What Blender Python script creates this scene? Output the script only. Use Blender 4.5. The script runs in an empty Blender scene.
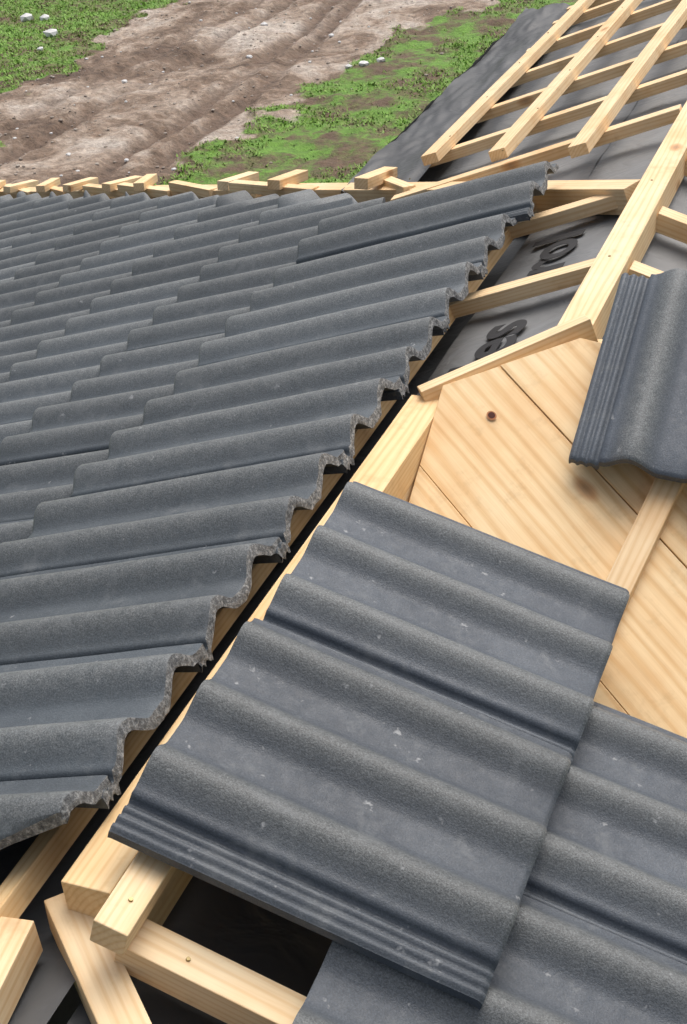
import bpy, bmesh, math, random
from mathutils import Vector as V, Matrix, noise
random.seed(7)
sc=bpy.context.scene
T=0.3365; TH=math.atan(T)
# ---------------------------------------------------------------- helpers
def new_mat(name):
    m=bpy.data.materials.new(name); m.use_nodes=True
    nt=m.node_tree; b=nt.nodes['Principled BSDF']; return m,nt,b
def N(nt,t,**k):
    n=nt.nodes.new(t)
    for a,v in k.items(): setattr(n,a,v)
    return n
def ramp(nt,stops,fac=None,interp='LINEAR'):
    r=N(nt,'ShaderNodeValToRGB'); r.color_ramp.interpolation=interp
    e=r.color_ramp.elements
    while len(e)<len(stops): e.new(.5)
    for i,(p,c) in enumerate(stops):
        e[i].position=p; e[i].color=(c[0],c[1],c[2],1) if hasattr(c,'__len__') else (c,c,c,1)
    if fac is not None: nt.links.new(fac,r.inputs[0])
    return r
def noise_n(nt,vec,scale,detail=4,rough=.55,dist=0):
    n=N(nt,'ShaderNodeTexNoise'); n.inputs['Scale'].default_value=scale
    n.inputs['Detail'].default_value=detail; n.inputs['Roughness'].default_value=rough
    n.inputs['Distortion'].default_value=dist
    if vec is not None: nt.links.new(vec,n.inputs['Vector'])
    return n
def mixc(nt,fac,a,b,mode='MIX'):
    m=N(nt,'ShaderNodeMix',data_type='RGBA',blend_type=mode)
    for s,v in ((0,fac),(6,a),(7,b)):
        if isinstance(v,bpy.types.NodeSocket): nt.links.new(v,m.inputs[s])
        else: m.inputs[s].default_value=v if s==0 else (v[0],v[1],v[2],1)
    return m.outputs[2]
def bump(nt,b,h,strength,dist,prev=None):
    n=N(nt,'ShaderNodeBump'); n.inputs['Strength'].default_value=strength; n.inputs['Distance'].default_value=dist
    nt.links.new(h,n.inputs['Height'])
    if prev is not None: nt.links.new(prev,n.inputs['Normal'])
    if b is not None: nt.links.new(n.outputs[0],b.inputs['Normal'])
    return n.outputs[0]

# ---------------------------------------------------------------- materials
def mat_tile(name,k,bl):
    m,nt,b=new_mat(name)
    tc=N(nt,'ShaderNodeTexCoord').outputs['Object']
    at=N(nt,'ShaderNodeAttribute',attribute_name='wear')
    tn=N(nt,'ShaderNodeAttribute',attribute_name='tone')
    n1=noise_n(nt,tc,6,3,.65); n2=noise_n(nt,tc,440,2,.8); n3=noise_n(nt,tc,60,3,.7)
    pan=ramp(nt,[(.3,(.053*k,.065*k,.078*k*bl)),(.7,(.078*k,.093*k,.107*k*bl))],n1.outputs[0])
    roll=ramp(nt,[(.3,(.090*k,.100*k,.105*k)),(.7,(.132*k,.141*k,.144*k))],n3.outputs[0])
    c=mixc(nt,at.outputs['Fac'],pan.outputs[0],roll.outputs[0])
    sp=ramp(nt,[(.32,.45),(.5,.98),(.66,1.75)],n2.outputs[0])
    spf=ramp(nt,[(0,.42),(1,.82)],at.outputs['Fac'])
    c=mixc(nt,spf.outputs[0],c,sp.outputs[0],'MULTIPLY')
    tr=ramp(nt,[(0,.80),(1,1.20)],tn.outputs['Fac']); c=mixc(nt,1,c,tr.outputs[0],'MULTIPLY')
    n4=noise_n(nt,tc,38,3,.75); s4=ramp(nt,[(.67,0),(.76,1)],n4.outputs[0])
    c=mixc(nt,s4.outputs[0],c,(.28,.29,.30))
    n5=noise_n(nt,tc,14,4,.75,.5); s5=ramp(nt,[(.55,0),(.72,.55)],n5.outputs[0])
    c=mixc(nt,s5.outputs[0],c,(.155,.167,.175))
    nt.links.new(c,b.inputs['Base Color'])
    r=ramp(nt,[(.3,.48),(.7,.66)],n3.outputs[0]); nt.links.new(r.outputs[0],b.inputs['Roughness'])
    p=bump(nt,None,n2.outputs[0],.42,.0016)
    bump(nt,b,n3.outputs[0],.3,.002,p)
    return m
def mat_edge():
    m,nt,b=new_mat('cut_concrete')
    tc=N(nt,'ShaderNodeTexCoord').outputs['Object']
    n1=noise_n(nt,tc,150,5,.8)
    r=ramp(nt,[(.35,(.07,.075,.08)),(.50,(.19,.198,.202)),(.64,(.46,.47,.47))],n1.outputs[0])
    nt.links.new(r.outputs[0],b.inputs['Base Color']); b.inputs['Roughness'].default_value=.85
    bump(nt,b,n1.outputs[0],.9,.005)
    return m
def mat_wood(name,tint=(1,1,1),scale=1.0,gs=.5,off0=.05):
    m,nt,b=new_mat(name)
    tc=N(nt,'ShaderNodeTexCoord').outputs['Object']
    oi=N(nt,'ShaderNodeObjectInfo')
    off=N(nt,'ShaderNodeVectorMath',operation='SCALE'); off.inputs[0].default_value=(7.3,.11,.09)
    nt.links.new(oi.outputs['Random'],off.inputs['Scale'])
    ad=N(nt,'ShaderNodeVectorMath',operation='ADD'); nt.links.new(tc,ad.inputs[0]); nt.links.new(off.outputs[0],ad.inputs[1])
    mp=N(nt,'ShaderNodeMapping'); mp.inputs['Scale'].default_value=(.10,1,1); mp.inputs['Location'].default_value=(0,.03,off0)
    nt.links.new(ad.outputs[0],mp.inputs['Vector'])
    dn=noise_n(nt,mp.outputs[0],7,2); dv=N(nt,'ShaderNodeVectorMath',operation='SCALE'); dv.inputs['Scale'].default_value=.05
    nt.links.new(dn.outputs['Color'],dv.inputs[0]); a2=N(nt,'ShaderNodeVectorMath',operation='ADD'); nt.links.new(mp.outputs[0],a2.inputs[0]); nt.links.new(dv.outputs[0],a2.inputs[1])
    w=N(nt,'ShaderNodeTexWave',wave_type='RINGS',rings_direction='X'); w.inputs['Scale'].default_value=40*scale
    w.inputs['Distortion'].default_value=1.2; w.inputs['Detail'].default_value=2; w.inputs['Detail Scale'].default_value=1.5
    nt.links.new(a2.outputs[0],w.inputs['Vector'])
    mp2=N(nt,'ShaderNodeMapping'); mp2.inputs['Scale'].default_value=(5,140,140); nt.links.new(ad.outputs[0],mp2.inputs['Vector'])
    fn=noise_n(nt,mp2.outputs[0],1,3,.65)
    bn=noise_n(nt,ad.outputs[0],5,4,.6)
    base=ramp(nt,[(.28,(.83*tint[0],.68*tint[1],.455*tint[2])),(.52,(.80*tint[0],.60*tint[1],.36*tint[2])),(.75,(.74*tint[0],.49*tint[1],.255*tint[2]))],bn.outputs[0])
    g=ramp(nt,[(0,(1.03,1.03,1.03)),(.6,(.98,.96,.93)),(1,(.84,.70,.52))],w.outputs[0])
    c=mixc(nt,gs,base.outputs[0],g.outputs[0],'MULTIPLY')
    f=ramp(nt,[(.3,(.84,.77,.68)),(.6,(1.04,1.04,1.04))],fn.outputs[0])
    c=mixc(nt,.5,c,f.outputs[0],'MULTIPLY')
    mp3=N(nt,'ShaderNodeMapping'); mp3.inputs['Scale'].default_value=(4,8,8); nt.links.new(ad.outputs[0],mp3.inputs['Vector'])
    vo=N(nt,'ShaderNodeTexVoronoi'); vo.inputs['Scale'].default_value=1.0; nt.links.new(mp3.outputs[0],vo.inputs['Vector'])
    k=ramp(nt,[(.03,(.30,.16,.07)),(.075,(.62,.38,.2)),(.13,(1,1,1))],vo.outputs['Distance'])
    c=mixc(nt,.65,c,k.outputs[0],'MULTIPLY')
    dn2=noise_n(nt,ad.outputs[0],16,4,.7); d2=ramp(nt,[(.56,(1,1,1)),(.78,(.66,.60,.53))],dn2.outputs[0]); c=mixc(nt,.6,c,d2.outputs[0],'MULTIPLY')
    nt.links.new(c,b.inputs['Base Color']); b.inputs['Roughness'].default_value=.62
    bump(nt,b,fn.outputs[0],.3,.001)
    return m
def mat_membrane(name,a,bb):
    m,nt,b=new_mat(name)
    tc=N(nt,'ShaderNodeTexCoord').outputs['Object']
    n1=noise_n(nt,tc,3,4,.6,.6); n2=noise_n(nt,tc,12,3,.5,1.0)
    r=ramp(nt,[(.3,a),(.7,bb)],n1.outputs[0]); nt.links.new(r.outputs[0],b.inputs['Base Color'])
    b.inputs['Roughness'].default_value=.5
    bump(nt,b,n2.outputs[0],.5,.012)
    return m
MT=mat_tile('concrete_tile',1.0,1.06); MTL=mat_tile('laid_concrete_tile',1.12,.99); ME=mat_edge(); MW=mat_wood('pine_timber'); MW2=mat_wood('pine_timber_golden',(1,.94,.82))
MB=mat_wood('pine_board',(1.03,.985,.89),.6,.65,.30)
MM=mat_membrane('roof_underlay',(.13,.135,.14),(.20,.205,.21)); MD=mat_membrane('dark_foil',(.035,.038,.042),(.065,.07,.075)); MN=mat_membrane('underlay_shaded',(.06,.063,.068),(.10,.105,.11))  # last one: same underlay, shade of the black openings put into its colour
mi,nt,b=new_mat('print_ink'); b.inputs['Base Color'].default_value=(.012,.012,.014,1); b.inputs['Roughness'].default_value=.6
mk,nt,b=new_mat('knot_hole'); b.inputs['Base Color'].default_value=(.07,.02,.012,1); b.inputs['Roughness'].default_value=.9
mko,nt,b=new_mat('knot_rim'); b.inputs['Base Color'].default_value=(.42,.17,.07,1); b.inputs['Roughness'].default_value=.8
mst,nt,b=new_mat('stone'); tc=N(nt,'ShaderNodeTexCoord').outputs['Object']; nn=noise_n(nt,tc,3,4)
r=ramp(nt,[(.3,(.17,.13,.10)),(.7,(.46,.41,.36))],nn.outputs[0]); nt.links.new(r.outputs[0],b.inputs['Base Color']); b.inputs['Roughness'].default_value=.9
mws,nt,b=new_mat('pale_stone'); b.inputs['Base Color'].default_value=(.65,.65,.65,1); b.inputs['Roughness'].default_value=.9
mpl,nt,b=new_mat('plaster'); tc=N(nt,'ShaderNodeTexCoord').outputs['Object']; nn=noise_n(nt,tc,20,4)
r=ramp(nt,[(.3,(.42,.40,.37)),(.7,(.5,.48,.45))],nn.outputs[0]); nt.links.new(r.outputs[0],b.inputs['Base Color']); b.inputs['Roughness'].default_value=.9
msc,nt,b=new_mat('screw_steel'); b.inputs['Base Color'].default_value=(.25,.2,.1,1); b.inputs['Metallic'].default_value=.9; b.inputs['Roughness'].default_value=.4

# ---------------------------------------------------------------- objects
def empty(name,loc=(0,0,0)):
    e=bpy.data.objects.new(name,None); e.location=loc; sc.collection.objects.link(e); return e
def link(name,me,mats,parent=None):
    o=bpy.data.objects.new(name,me); sc.collection.objects.link(o)
    for m in mats: me.materials.append(m)
    if parent: o.parent=parent
    return o
def beam(name,p0,p1,w,t,up=V((0,0,1)),mat=None,parent=None,bev=.0015,skew0=0,skew1=0):
    """timber: centre line of its TOP face runs p0->p1"""
    p0=V(p0);p1=V(p1); d=(p1-p0); L=d.length; x=d.normalized(); y=V(up).cross(x).normalized(); z=x.cross(y)
    bm=bmesh.new(); nseg=max(2,int(L/.12))
    rings=[]
    for i in range(nseg+1):
        f=i/nseg; xx=L*f
        wob=V((0,noise.noise(V((xx*1.3,p0.x*7,p0.y*5)))*.0025,noise.noise(V((xx*1.3+9,p0.x*7,p0.y*5)))*.002))
        ring=[]
        for (yy,zz) in ((-w/2,0),(w/2,0),(w/2,-t),(-w/2,-t)):
            sk=0
            if i==0: sk=skew0*yy
            if i==nseg: sk=skew1*yy
            ring.append(bm.verts.new(V((xx+sk,yy,zz))+wob))
        rings.append(ring)
    for a,b_ in zip(rings,rings[1:]):
        for k in range(4):
            bm.faces.new((a[k],a[(k+1)%4],b_[(k+1)%4],b_[k]))
    bm.faces.new(rings[0][::-1]); bm.faces.new(rings[-1])
    bmesh.ops.recalc_face_normals(bm,faces=bm.faces)
    es=[e for e in bm.edges if len(e.link_faces)==2 and e.calc_face_angle(0)>.8]
    bmesh.ops.bevel(bm,geom=es,offset=bev,segments=2,affect='EDGES',profile=.5)
    me=bpy.data.meshes.new(name); bm.to_mesh(me); bm.free()
    o=link(name,me,[mat or MW],parent)
    M=Matrix((x,y,z)).transposed().to_4x4(); M.translation=p0; o.matrix_world=M
    return o
def pA(x,y,h=0): return V((x,y,T*x+h))
def pB(x,y,h=0): return V((x,y,-T*x+h))
def pB2(x,y,h=0): return V((x,y,.1414-T*x+h))
def pC(x,y,h=0): return V((x,y,-.620-.083*x+.542*y+h))
nA=V((-T,0,1)).normalized(); nB=V((T,0,1)).normalized(); nC=V((.083,-.542,1)).normalized()

# ---- tile geometry
def smooth(t): t=max(0,min(1,t)); return t*t*(3-2*t)
LOOSE=dict(W=.39,step=.046,ribs=(.007,.021,.035),rolls=(.097,.220,.343),H=.025,hw=.043,p=.85)
LAID=dict(W=.287,step=.030,ribs=(.007,.020),rolls=(.086,.216),H=.029,hw=.047,p=.75)
def prof(v,S):
    W=S['W']
    if v<S['step']:
        z=-.013
        for c in S['ribs']:
            d=abs(v-c)/.0055
            if d<1: z+=.0055*(1-d**3)
        return z,.010,.1
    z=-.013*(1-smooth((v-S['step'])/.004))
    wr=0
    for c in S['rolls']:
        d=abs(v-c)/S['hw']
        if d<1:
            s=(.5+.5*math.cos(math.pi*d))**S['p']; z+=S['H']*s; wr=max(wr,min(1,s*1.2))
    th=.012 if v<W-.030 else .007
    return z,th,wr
def vs(S):
    l=[0,.002,.004,.007,.010,.0125,.014,.0165,.019,.021,.023,.0255,.028]
    s=S['step']
    l+=[a for a in (.0305,.033,.035,.037,.0395,.042) if a<s-.002]
    l+=[s,s+.002,s+.004]
    n=46 if S is LOOSE else 34
    l+=[s+.004+(S['W']-s-.004)*i/n for i in range(1,n+1)]
    return l
class Buf:
    def __init__(s): s.v=[];s.f=[];s.m=[];s.w=[];s.t=[]
def add_tile(B,o,u,v,n,L,S,rough_head=0,seed=0,nu=6,thick_head=0,tilt=0):
    V_=vs(S); us=[0,.004]+[L*i/nu for i in range(1,nu)]+[L-.007,L-.003,L]
    n0=len(B.v); tone=random.random()
    def P(a,b_,z): return o+u*a+v*b_+n*(z+tilt*a)
    top=[];bot=[]
    for a in us:
        rt=[];rb=[]
        for b_ in V_:
            z,t,w=prof(b_,S)
            ed=0
            if a>=L-.003: ed=-.0015
            if a>=L: ed=-.004
            if a<=0: ed=-.0012
            jit=noise.noise(V((a*9+seed*3.1,b_*9,seed*1.7)))*.0012
            ua=a
            if a<=0 and rough_head:
                ua=a+noise.noise(V((b_*60,seed*5.3,1)))*.006*rough_head; ed+=noise.noise(V((b_*80,seed*2.3,4)))*.003*rough_head
            tt=t+(thick_head if a<=0.005 else 0)*(1+.5*noise.noise(V((b_*50,seed,9))))
            B.v.append(P(ua,b_,z+ed+jit)); B.w.append(w); rt.append(len(B.v)-1)
            B.v.append(P(ua,b_,z+ed+jit-tt)); B.w.append(0); rb.append(len(B.v)-1)
        top.append(rt);bot.append(rb)
    nv=len(V_)
    for i in range(len(us)-1):
        for j in range(nv-1):
            B.f.append((top[i][j],top[i+1][j],top[i+1][j+1],top[i][j+1])); B.m.append(0)
            B.f.append((bot[i][j],bot[i][j+1],bot[i+1][j+1],bot[i+1][j])); B.m.append(0)
    def dup(idx):
        r=[]
        for i in idx:
            B.v.append(B.v[i].copy()); B.w.append(0); r.append(len(B.v)-1)
        return r
    for (ri,mt,flip) in ((0,1,0),(len(us)-1,0,1)):
        a=dup(top[ri]);b2=dup(bot[ri])
        mid=[]
        for x,y in zip(a,b2):
            c=(B.v[x]+B.v[y])/2
            if rough_head and ri==0: c=c+u*(noise.noise(c*110)*.005-.001)
            B.v.append(c);B.w.append(0);mid.append(len(B.v)-1)
        for q,r_ in ((a,mid),(mid,b2)):
            for j in range(nv-1):
                f=(q[j],q[j+1],r_[j+1],r_[j]); B.f.append(f if not flip else f[::-1]); B.m.append(1 if (rough_head and ri==0) else 0)
    for (cj,flip) in ((0,1),(nv-1,0)):
        a=dup([r[cj] for r in top]);b2=dup([r[cj] for r in bot])
        for j in range(len(us)-1):
            f=(a[j],a[j+1],b2[j+1],b2[j]); B.f.append(f if not flip else f[::-1]); B.m.append(0)
    B.t+= [tone]*(len(B.v)-n0)
def buf_mesh(B,name,origin=V((0,0,0))):
    me=bpy.data.meshes.new(name)
    me.from_pydata([tuple(p-origin) for p in B.v],[],B.f); me.update()
    me.polygons.foreach_set('material_index',B.m)
    me.polygons.foreach_set('use_smooth',[True]*len(B.f))
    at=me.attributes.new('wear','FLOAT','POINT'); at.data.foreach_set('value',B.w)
    at=me.attributes.new('tone','FLOAT','POINT'); at.data.foreach_set('value',B.t)
    return me
dL=V((-math.cos(TH),0,-math.sin(TH))); dR=V((math.cos(TH),0,-math.sin(TH))); yv=V((0,1,0))
roof=empty('tiled_roof')
cov=.262
X0=-.040
TILT=.024/.36
def clip(me,lines):
    bm=bmesh.new(); bm.from_mesh(me)
    for co,no in lines:
        r=bmesh.ops.bisect_plane(bm,geom=bm.verts[:]+bm.edges[:]+bm.faces[:],plane_co=co,plane_no=no,clear_outer=True)
        cut=[e for e in bm.edges if e.is_boundary and all(abs((v.co-V(co)).dot(no))<1e-5 for v in e.verts)]
        try:
            vv=list({v for e in cut for v in e.verts})
            bmesh.ops.remove_doubles(bm,verts=vv,dist=2e-5)
            cut=[e for e in bm.edges if e.is_boundary and all(abs((v.co-V(co)).dot(no))<1e-4 for v in e.verts)]
            rr=bmesh.ops.holes_fill(bm,edges=cut,sides=0)
            for f in rr['faces']: f.material_index=1; f.smooth=False
        except Exception as ex: print('fill',ex)
    bm.to_mesh(me); bm.free()
near=(V((X0,.080,0)),V((.30,-1,0)).normalized())
B0=Buf(); y=-.12; i=0
ys_=[]
while y<2.2: ys_.append(y); y+=cov
for i,y in enumerate(ys_):
    last=i==len(ys_)-1
    o=pA(X0,y,.030)+V((random.uniform(-.004,.004),0,random.uniform(-.0015,.0015)))
    if last: o=o+V((.022,.012,.024))
    add_tile(B0,o,dL,(yv+V((random.uniform(-.008,.008),0,0))).normalized(),nA,.552 if not last else .575,LAID,.5,i,8,.006,.020/.6)
me=buf_mesh(B0,'top_course_tiles'); clip(me,[near])
link('top_course_tiles',me,[MTL,ME],roof)
B1=Buf(); c=0; xt=-.545
while xt>-4.3:
    xh=xt+.055; ymax=2.10-.82*(xt-.35); ymin=max(-1.2,-xt*.75-1.4)
    y=-.12-cov*6; k=0
    while y<ymax:
        if y+.287>ymin:
            o=pA(xh,y+random.uniform(-.003,.003),.012)+V((random.uniform(-.009,.009),0,random.uniform(-.0015,.002)))
            add_tile(B1,o,dL,(yv+V((random.uniform(-.014,.014),0,0))).normalized(),nA,.42,LAID,0,c*40+k,3,0,TILT)
        y+=cov; k+=1
    xt-=.335; c+=1
me=buf_mesh(B1,'lower_course_tiles'); clip(me,[(V((-.65,2.58,0)),V((.82,1,0)).normalized()),near])
link('lower_course_tiles',me,[MTL,ME],roof)
# ---- loose tiles on the right slope
def loose(o,u,v,n,L,seed,tilt=0):
    B=Buf(); add_tile(B,o,u,v,n,L,LOOSE,0,seed,8,0,tilt)
    me=buf_mesh(B,'roof_tile',o); ob=link('roof_tile',me,[MT,ME]); ob.location=o; return ob
def yaw(v,a): return Matrix.Rotation(a,3,'Z')@v
loose(pB(.025,.440,.046),yaw(dR,.012),yaw(yv,.012),nB,.43,3,.01)
loose(pB(.022,.068,.054),dR,yv,nB,.432,4,.01)
for k in range(4):
    loose(pB(.255+random.uniform(-.003,.003),.232-k*.366,.004),dR,yv,nB,.43,10+k,.03)
for k in range(3):
    loose(pB(.60,.25-k*.366,-.02),dR,yv,nB,.43,20+k,.03)
dC=V((-.045,-1,-.542+.0037)).normalized(); vC=V((1,-.045,-.083)).normalized(); nn=vC.cross(-dC).normalized()
loose(pC(.302,1.385,.06),dC,vC,nn,.372,31,0)

# ---------------------------------------------------------------- timber frame
fr=empty('roof_frame')
beam('ridge_beam',(-.008,.040,-.030),(.014,1.205,-.010),.062,.06,mat=MW2,parent=fr)
beam('ridge_plate',(.012,.06,-.072),(.024,1.19,-.072),.036,.08,mat=MW,parent=fr)
beam('tile_batten',pA(-.112,-.09,-.020),pA(-.098,2.3,-.024),.026,.03,nA,MW2,fr)
for xx in (-.55,-.9,-1.25,-1.6,-1.95,-2.3):
    beam('tile_batten',pA(xx,-xx*.75-1.2,-.022),pA(xx,2.05-.82*xx,-.022),.045,.03,nA,MW,fr)
beam('batten_offcut',pB(.060,-.022,.012),pB(.060,.40,.012),.040,.035,nB,MW,fr)
beam('tile_batten',pB(.050,.020,-.038),pB(.55,.012,-.038),.046,.04,nB,MW,fr)
beam('hip_rafter',(-.052,.062,-.070),(.24,-.21,-.122),.050,.05,mat=MW,parent=fr)
beam('hip_rafter',(-.085,.004,-.062),(-.035,-.42,-.09),.054,.05,mat=MW,parent=fr)
beam('batten_offcut',(-.24,-.06,-.08),(-.130,.03,-.060),.035,.03,mat=MW2,parent=fr)
beam('rafter',pA(-.08,-.30,-.07),pA(-1.6,-.30,-.07),.05,.06,nA,MW,fr)
beam('hip_trimmer',pA(-.0,1.20,.004),pA(.25,1.36,.004),.036,.05,nA,MW,fr)
beam('upper_ridge_beam',(.225,1.365,.062),(.228,4.75,.062),.060,.06,mat=MW,parent=fr)
beam('ridge_block',(.155,1.375,.015),(.32,1.385,.030),.05,.05,mat=MW,parent=fr)
for yy in (1.69,2.12):
    beam('jack_rafter',pA(-.25,yy-.01,-.02),pA(.195,yy+.02,-.02),.042,.03,nA,MW,fr)
beam('hip_beam',pA(-4.2,5.71,.012),pA(.18,2.11,-.005),.05,.06,nA,MW,fr)
for k,xx in enumerate((-.50,-.255,-.005)):
    beam('counter_batten',pA(xx-.01,2.45-.82*xx*.95,.03),pA(xx+.03,4.74,.03),.046,.028,nA,MW,fr)
for yy in (2.62,2.98,3.36,3.74,4.12,4.5,4.72):
    x0=max(-.56,(2.1-yy)/.82+.1)
    beam('roof_batten',pA(x0,yy-.02,.0),pA(.19,yy+.03,.0),.04,.03,nA,MW,fr)
for yy in (1.70,2.0,2.35,2.75,3.2,3.7):
    beam('jack_rafter',pB2(.26,yy,-.01),pB2(1.3,yy-.02,-.01),.045,.04,nB,MW,fr)
beam('counter_batten',pB2(.42,1.9,.02),pB2(.42,4.7,.02),.05,.028,nB,MW,fr)
beam('tile_batten',pC(.372,.80,.022),pC(.475,1.22,.022),.042,.022,nC,MW,fr)
xx=-.60
while xx>-4.1:
    yh=2.10+(.18-xx)*.822
    a=random.uniform(-.1,.1)
    beam('batten_end',V((xx+.10,yh-.10,T*xx+.040)),V((xx-.16+a,yh+.10+a*.4,T*(xx-.2)+.055)),.035,.03,mat=MW,parent=fr)
    if random.random()<.75:
        a=random.uniform(-.12,.02)
        beam('batten_end',V((xx-.04,yh-.08,T*xx+.05)),V((xx-.02+a,yh+.13,T*xx+.012)),.04,.03,mat=MW,parent=fr)
    xx-=random.uniform(.26,.42)
def screw(p,n,par=None):
    bm=bmesh.new(); bmesh.ops.create_cone(bm,cap_ends=True,segments=10,radius1=.0028,radius2=.0024,depth=.002)
    me=bpy.data.meshes.new('screw'); bm.to_mesh(me); bm.free(); o=link('screw',me,[msc],par or fr)
    q=n.to_track_quat('Z','Y').to_matrix().to_4x4(); q.translation=p; o.matrix_world=q
screw(pB(.062,.02,.0125),nB); screw(pB(.12,.018,-.037),nB)
for yy in (1.69,2.12): screw(V((.22,yy,.063)),V((0,0,1)))
for yy in (2.62,2.98,3.36,3.74,4.12): screw(pA(-.49,yy,.031),nA); screw(pA(-.24,yy,.031),nA)

# ---------------------------------------------------------------- board deck
deck=empty('timber_board_deck')
P=[V((.046,.45)),V((.046,1.19)),V((.25,1.31)),V((.95,1.25)),V((1.0,.2)),V((.6,.2))]
dn=V((.8,-.6)); pn=V((.6,.8))
edges=[.26,.46,.662,.868,1.07,1.272,1.48,1.7]
for k in range(len(edges)-1):
    a,b2=edges[k]+.0006,edges[k+1]-.0006
    poly=[p.copy() for p in P]
    for (nrm,dd) in ((pn,a),(-pn,-b2)):
        out=[]
        for i in range(len(poly)):
            p,q=poly[i],poly[(i+1)%len(poly)]
            dp=p.dot(nrm)-dd; dq=q.dot(nrm)-dd
            if dp>=0: out.append(p)
            if dp*dq<0: out.append(p+(q-p)*(dp/(dp-dq)))
        poly=out
        if not poly: break
    if len(poly)<3: continue
    x=V((dn.x,dn.y,-.083*dn.x+.542*dn.y)).normalized(); z=nC; yy=z.cross(x)
    o=pC(poly[0].x,poly[0].y,random.uniform(-.0012,.0012))
    M=Matrix((x,yy,z)).transposed().to_4x4(); M.translation=o; Mi=M.inverted()
    bm=bmesh.new(); vv=[bm.verts.new(Mi@(pC(p.x,p.y)+(o-pC(poly[0].x,poly[0].y)))) for p in poly]
    f=bm.faces.new(vv); r=bmesh.ops.extrude_face_region(bm,geom=[f])
    for v in r['geom']:
        if isinstance(v,bmesh.types.BMVert): v.co.z-=.022
    bmesh.ops.recalc_face_normals(bm,faces=bm.faces)
    bmesh.ops.bevel(bm,geom=bm.edges[:],offset=.0008,segments=1,affect='EDGES')
    me=bpy.data.meshes.new('board'); bm.to_mesh(me); bm.free()
    ob=link('board',me,[MB]); ob.parent=deck; ob.matrix_world=M
def disc(name,p,rx,ry,mat):
    bm=bmesh.new(); bmesh.ops.create_circle(bm,cap_ends=True,segments=24,radius=1)
    for v in bm.verts: v.co.x*=rx; v.co.y*=ry
    me=bpy.data.meshes.new(name); bm.to_mesh(me); bm.free(); ob=link(name,me,[mat]); ob.parent=deck
    x=V((.8,-.6,-.39)).normalized(); x=(x-nC*x.dot(nC)).normalized()
    M=Matrix((x,nC.cross(x),nC)).transposed().to_4x4(); M.translation=p; ob.matrix_world=M
disc('knot_rim',pC(.14,1.15,.0030),.0095,.0075,mko); disc('knot_hole',pC(.14,1.15,.0036),.0065,.0055,mk)

# ---------------------------------------------------------------- membranes
mem=empty('roofing_membrane')
def patch(name,c00,c10,c11,c01,nu,nv,amp,mat,fs=4,aniso=(1,1)):
    bm=bmesh.new(); g=[]
    for i in range(nu+1):
        r=[]
        for j in range(nv+1):
            u,v=i/nu,j/nv
            p=c00*(1-u)*(1-v)+c10*u*(1-v)+c11*u*v+c01*(1-u)*v
            q=V((p.x*fs*aniso[0],p.y*fs*aniso[1],p.z*fs))
            d=noise.noise(q)+.5*abs(noise.noise(q*2.7+V((5,3,1))))
            r.append(bm.verts.new(p+V((0,0,amp*d))))
        g.append(r)
    for i in range(nu):
        for j in range(nv):
            bm.faces.new((g[i][j],g[i+1][j],g[i+1][j+1],g[i][j+1])).smooth=True
    me=bpy.data.meshes.new(name); bm.to_mesh(me); bm.free(); return link(name,me,[mat],mem)
hm=-.075; hn=-.105
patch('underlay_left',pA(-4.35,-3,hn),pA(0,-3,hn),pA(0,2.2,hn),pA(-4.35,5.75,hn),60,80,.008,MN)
patch('underlay_upper',pA(-.78,2.8,hm),pA(0,2.18,hm),pA(0,4.75,hm),pA(-.78,4.75,hm),30,60,.012,MM,6)
patch('underlay_valley',pA(-.06,1.24,hm),pA(.24,1.33,hm),pA(.24,4.75,hm),pA(-.06,4.75,hm),14,120,.008,MM,6)
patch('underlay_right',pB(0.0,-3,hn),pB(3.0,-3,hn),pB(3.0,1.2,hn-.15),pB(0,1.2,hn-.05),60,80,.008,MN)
patch('underlay_upper_right',pB2(.2,1.36,hm),pB2(2.2,1.30,hm-.1),pB2(2.2,4.75,hm),pB2(.2,4.75,hm),50,80,.010,MM,6)
patch('foil_drape',pA(-.78,2.86,.0),pA(-.53,2.72,-.03),pA(-.53,4.85,-.03),pA(-.78,4.95,.0),30,150,.024,MD,6,(1.6,.5))
patch('foil_drape_side',pA(-.93,2.95,-.9),pA(-.78,2.86,.0),pA(-.78,4.95,.0),pA(-.93,4.95,-.9),10,90,.02,MD,5)
def pD(x,y,h=0): return V((x,y,-.219-.41*(y-2.62)+h))
patch('underlay_hip_end',V((-4.35,5.75,-1.5)),V((-.78,2.80,-.30)),pD(-.78,5.75,0),pD(-4.0,5.76,0),40,40,.006,MM)
def text(s,loc,size,name,sx=1):
    cu=bpy.data.curves.new(name,'FONT'); cu.body=s; cu.size=size; cu.offset=.0034; cu.extrude=.0004
    o=bpy.data.objects.new(name,cu); sc.collection.objects.link(o); o.data.materials.append(mi); o.parent=mem
    x=V((0,1,0)); z=nA; y=z.cross(x)
    M=Matrix((x,y,z)).transposed().to_4x4()@Matrix.Diagonal((sx,1,1,1)); M.translation=loc; o.matrix_world=M
text('bles',pA(.085,1.30,hm+.011),.155,'underlay_print',1.25)
text('trol',pA(.088,1.78,hm+.011),.160,'underlay_print',1.25)

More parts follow.
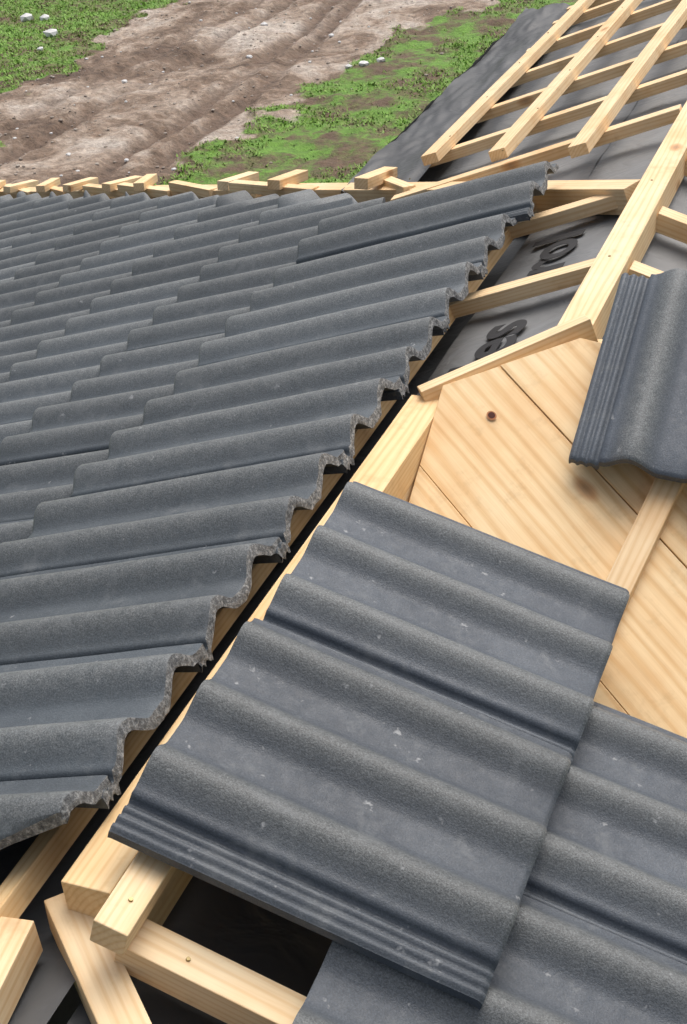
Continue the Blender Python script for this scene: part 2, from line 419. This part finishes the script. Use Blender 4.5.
# ---------------------------------------------------------------- house body
hs=empty('house')
def box(name,a,b_,mat,parent):
    bm=bmesh.new(); bmesh.ops.create_cube(bm,size=1)
    for v in bm.verts: v.co=V((a[i]+(v.co[i]+.5)*(b_[i]-a[i]) for i in range(3)))
    bmesh.ops.bevel(bm,geom=bm.edges[:],offset=.01,segments=1,affect='EDGES')
    me=bpy.data.meshes.new(name); bm.to_mesh(me); bm.free(); return link(name,me,[mat],parent)
box('walls',(-4.1,-2.8,-4.55),(2.7,5.45,-1.62),mpl,hs)
box('upper_walls',(-.72,1.6,-1.60),(1.6,4.65,-.50),mpl,hs)
box('eaves_board',(-4.40,-3.0,-1.72),(-4.36,5.75,-1.52),MW,hs)

# ---------------------------------------------------------------- ground
def fb(x,y,s,o=4): 
    return noise.fractal(V((x*s,y*s,3.3)),.9,2.1,o)
def grassmask(x,y):
    e=fb(x,y,.45)*1.0+fb(x,y,1.8,3)*.45
    left=-11.4+ (y-17)*-.08
    right=-7.9+max(0,(y-18))*.22
    g=max(smooth((left-x+e)/.6), smooth((x-right+e*.8)/.6)*(1 if y<30 else .6))
    return g
def ruts(x,y):
    t=0
    for c in (-10.9,-10.3,-9.0,-8.45):
        xx=c+.35*math.sin(y*.25+c)+.1*noise.noise(V((y*.8,c,0))); d=abs(x-xx)/.2
        if d<1: t=max(t,(1-d*d))
    return t*(.5+.5*smooth(noise.noise(V((x*.3,y*.35,5)))*1.5+.6))
def gh(x,y):
    r=ruts(x,y)
    return .07*fb(x,y,.5)+.04*fb(x,y,2.2)+.025*fb(x,y,6,3)-.11*r+.014*r*math.sin(y*32+x*6)
def axis(lo,hi,st,far):
    l=[lo+i*st for i in range(int((hi-lo)/st)+1)]
    a=[];s=st;p=lo
    while p>-far: s*=1.35;p-=s;a.append(p)
    b_=[];s=st;p=l[-1]
    while p<far: s*=1.35;p+=s;b_.append(p)
    return a[::-1]+l+b_
xs=axis(-17,-2,.07,400); ys=axis(12,26,.07,400)
vs_=[];mk_=[];rk_=[]
for yy in ys:
    for xx in xs:
        inside=(-30<xx<6 and 5<yy<45)
        vs_.append((xx,yy,-4.5+(gh(xx,yy) if inside else 0))); mk_.append(grassmask(xx,yy)); rk_.append(ruts(xx,yy) if inside else 0)
nx=len(xs)
fs=[(j*nx+i,j*nx+i+1,(j+1)*nx+i+1,(j+1)*nx+i) for j in range(len(ys)-1) for i in range(nx-1)]
me=bpy.data.meshes.new('ground'); me.from_pydata(vs_,[],fs); me.update()
me.polygons.foreach_set('use_smooth',[True]*len(fs))
at=me.attributes.new('grass','FLOAT','POINT'); at.data.foreach_set('value',mk_)
at=me.attributes.new('rut','FLOAT','POINT'); at.data.foreach_set('value',rk_)
m,nt,b=new_mat('muddy_ground')
tc=N(nt,'ShaderNodeTexCoord').outputs['Object']; ag=N(nt,'ShaderNodeAttribute',attribute_name='grass'); ar=N(nt,'ShaderNodeAttribute',attribute_name='rut')
n1=noise_n(nt,tc,.55,6,.7,.5); n2=noise_n(nt,tc,9,5,.75); n3=noise_n(nt,tc,1.6,5,.7)
mud=ramp(nt,[(.36,(.10,.062,.040)),(.46,(.20,.138,.096)),(.53,(.35,.275,.215)),(.64,(.48,.42,.365))],n1.outputs[0])
mud_=mixc(nt,ar.outputs['Fac'],mud.outputs[0],(.14,.092,.064))
gr=ramp(nt,[(.3,.40),(.7,1.5)],n2.outputs[0]); mud2=mixc(nt,.85,mud_,gr.outputs[0],'MULTIPLY')
soil=ramp(nt,[(.40,(.12,.075,.045)),(.48,(.12,.13,.04)),(.55,(.12,.25,.028))],n3.outputs[0])
so2=mixc(nt,.7,soil.outputs[0],gr.outputs[0],'MULTIPLY')
mm=N(nt,'ShaderNodeMath',operation='ADD'); nt.links.new(ag.outputs['Fac'],mm.inputs[0])
s2=N(nt,'ShaderNodeMath',operation='MULTIPLY_ADD'); nt.links.new(n2.outputs[0],s2.inputs[0]); s2.inputs[1].default_value=.8; s2.inputs[2].default_value=-.4
nt.links.new(s2.outputs[0],mm.inputs[1]); rr=ramp(nt,[(.35,0),(.6,1)],mm.outputs[0])
c=mixc(nt,rr.outputs[0],mud2,so2); nt.links.new(c,b.inputs['Base Color']); b.inputs['Roughness'].default_value=.8
bump(nt,b,n2.outputs[0],1,.06)
link('ground',me,[m])
gv=[];gf=[];gc=[]
n=0
while n<40000:
    xx=random.uniform(-17,-2.5); yy=random.uniform(11.8,26.5)
    g=grassmask(xx,yy); d=noise.fractal(V((xx*.55,yy*.55,8)),.9,2,3)
    lim=.8 if xx<-10 else .27
    if g<.5 or random.random()>smooth((d+lim)/.5)*.97+.03: 
        n+=.1; continue
    n+=1
    z=-4.5+gh(xx,yy); hgt=random.uniform(.010,.042)
    for k in range(3):
        a=random.uniform(0,6.28); dx,dy=math.cos(a),math.sin(a); w=random.uniform(.007,.017); ln=random.uniform(.02,.06)
        ox,oy=xx+random.uniform(-.06,.06),yy+random.uniform(-.06,.06)
        i=len(gv); gv+= [(ox-dy*w,oy+dx*w,z-.005),(ox+dy*w,oy-dx*w,z-.005),(ox+dx*ln,oy+dy*ln,z+hgt)]
        gf.append((i,i+1,i+2)); t=min(1,max(0,.5+d*.5+random.uniform(-.4,.35))); gc+=[t,t,t]
me=bpy.data.meshes.new('grass'); me.from_pydata(gv,[],gf); at=me.attributes.new('tone','FLOAT','POINT'); at.data.foreach_set('value',gc)
m,nt,b=new_mat('grass_blades'); ag=N(nt,'ShaderNodeAttribute',attribute_name='tone')
r=ramp(nt,[(0,(.23,.22,.08)),(.3,(.16,.25,.035)),(1,(.20,.42,.035))],ag.outputs['Fac']); nt.links.new(r.outputs[0],b.inputs['Base Color']); b.inputs['Roughness'].default_value=.6
link('grass',me,[m])
def stones(name,pts,mat):
    bm=bmesh.new()
    for (x,y,s) in pts:
        r=bmesh.ops.create_icosphere(bm,subdivisions=1,radius=s,matrix=Matrix.Translation((x,y,-4.5+gh(x,y)+s*.2)))
        for v in r['verts']:
            c=V((x,y,-4.5+gh(x,y)+s*.2)); d=v.co-c; v.co=c+d*(1+.5*noise.noise(v.co*9))*1.0; v.co.z=c.z+(v.co.z-c.z)*.6
    me=bpy.data.meshes.new(name); bm.to_mesh(me); bm.free(); link(name,me,[mat])
pts=[]
while len(pts)<1300:
    x=random.uniform(-15,-3);y=random.uniform(12,26.5)
    if grassmask(x,y)<.4 or random.random()<.06: pts.append((x,y,random.choice((.010,.012,.015,.02,.03))*random.uniform(.6,1.2)))
stones('gravel',pts,mst)
pr=[(-7.0,19.6,.09),(-6.8,19.75,.08),(-7.2,19.5,.06),(-14.2,22.2,.13),(-13.9,22.3,.1),(-13.2,21.3,.14),(-14.6,21.0,.07),(-9.0,20,.05),(-8.6,15.2,.04),(-12.9,20.4,.06),(-10.4,18.6,.05),(-9.6,22.0,.07),(-8.2,21.4,.05)]
pr+=[(random.uniform(-12,-7.5),random.uniform(14,25),random.uniform(.015,.035)) for _ in range(60)]
stones('pale_rubble',pr,mws)

# ---------------------------------------------------------------- light
w=bpy.data.worlds.new("World"); sc.world=w; w.use_nodes=True
nt=w.node_tree; bg=nt.nodes['Background']; sk=nt.nodes.new('ShaderNodeTexSky'); sk.sky_type='NISHITA'; sk.sun_disc=False
el=math.radians(64); az=math.radians(10)
sk.sun_elevation=el; sk.sun_rotation=az; sk.dust_density=7; sk.air_density=1.0; sk.ozone_density=0
hs_=nt.nodes.new('ShaderNodeHueSaturation'); hs_.inputs['Saturation'].default_value=.6
nt.links.new(sk.outputs[0],hs_.inputs['Color']); nt.links.new(hs_.outputs[0],bg.inputs[0]); bg.inputs[1].default_value=.15
sd=bpy.data.lights.new('sun','SUN'); sd.energy=1.9; sd.angle=math.radians(60); sd.color=(1,.98,.95)
so=bpy.data.objects.new('sun',sd); sc.collection.objects.link(so)
sv=V((math.sin(az)*math.cos(el),math.cos(az)*math.cos(el),math.sin(el))); so.rotation_euler=sv.to_track_quat('Z','Y').to_euler()
# ---------------------------------------------------------------- camera
cd=bpy.data.cameras.new('camera'); cam=bpy.data.objects.new('camera',cd); sc.collection.objects.link(cam)
Rr=V((.9348,.3464,-.0778)).normalized(); F=V((-.3358,.7908,-.5119)).normalized(); U=Rr.cross(F).normalized(); F=U.cross(Rr)
M=Matrix((Rr,U,-F)).transposed().to_4x4(); M.translation=V((.752,-.9425,1.128)); cam.matrix_world=M
cd.sensor_fit='VERTICAL'; cd.sensor_height=24; cd.lens=24*1500/1024; cd.clip_end=2000; cd.clip_start=.01
sc.camera=cam
sc.view_settings.view_transform='Standard'; sc.view_settings.look='None'; sc.view_settings.exposure=0
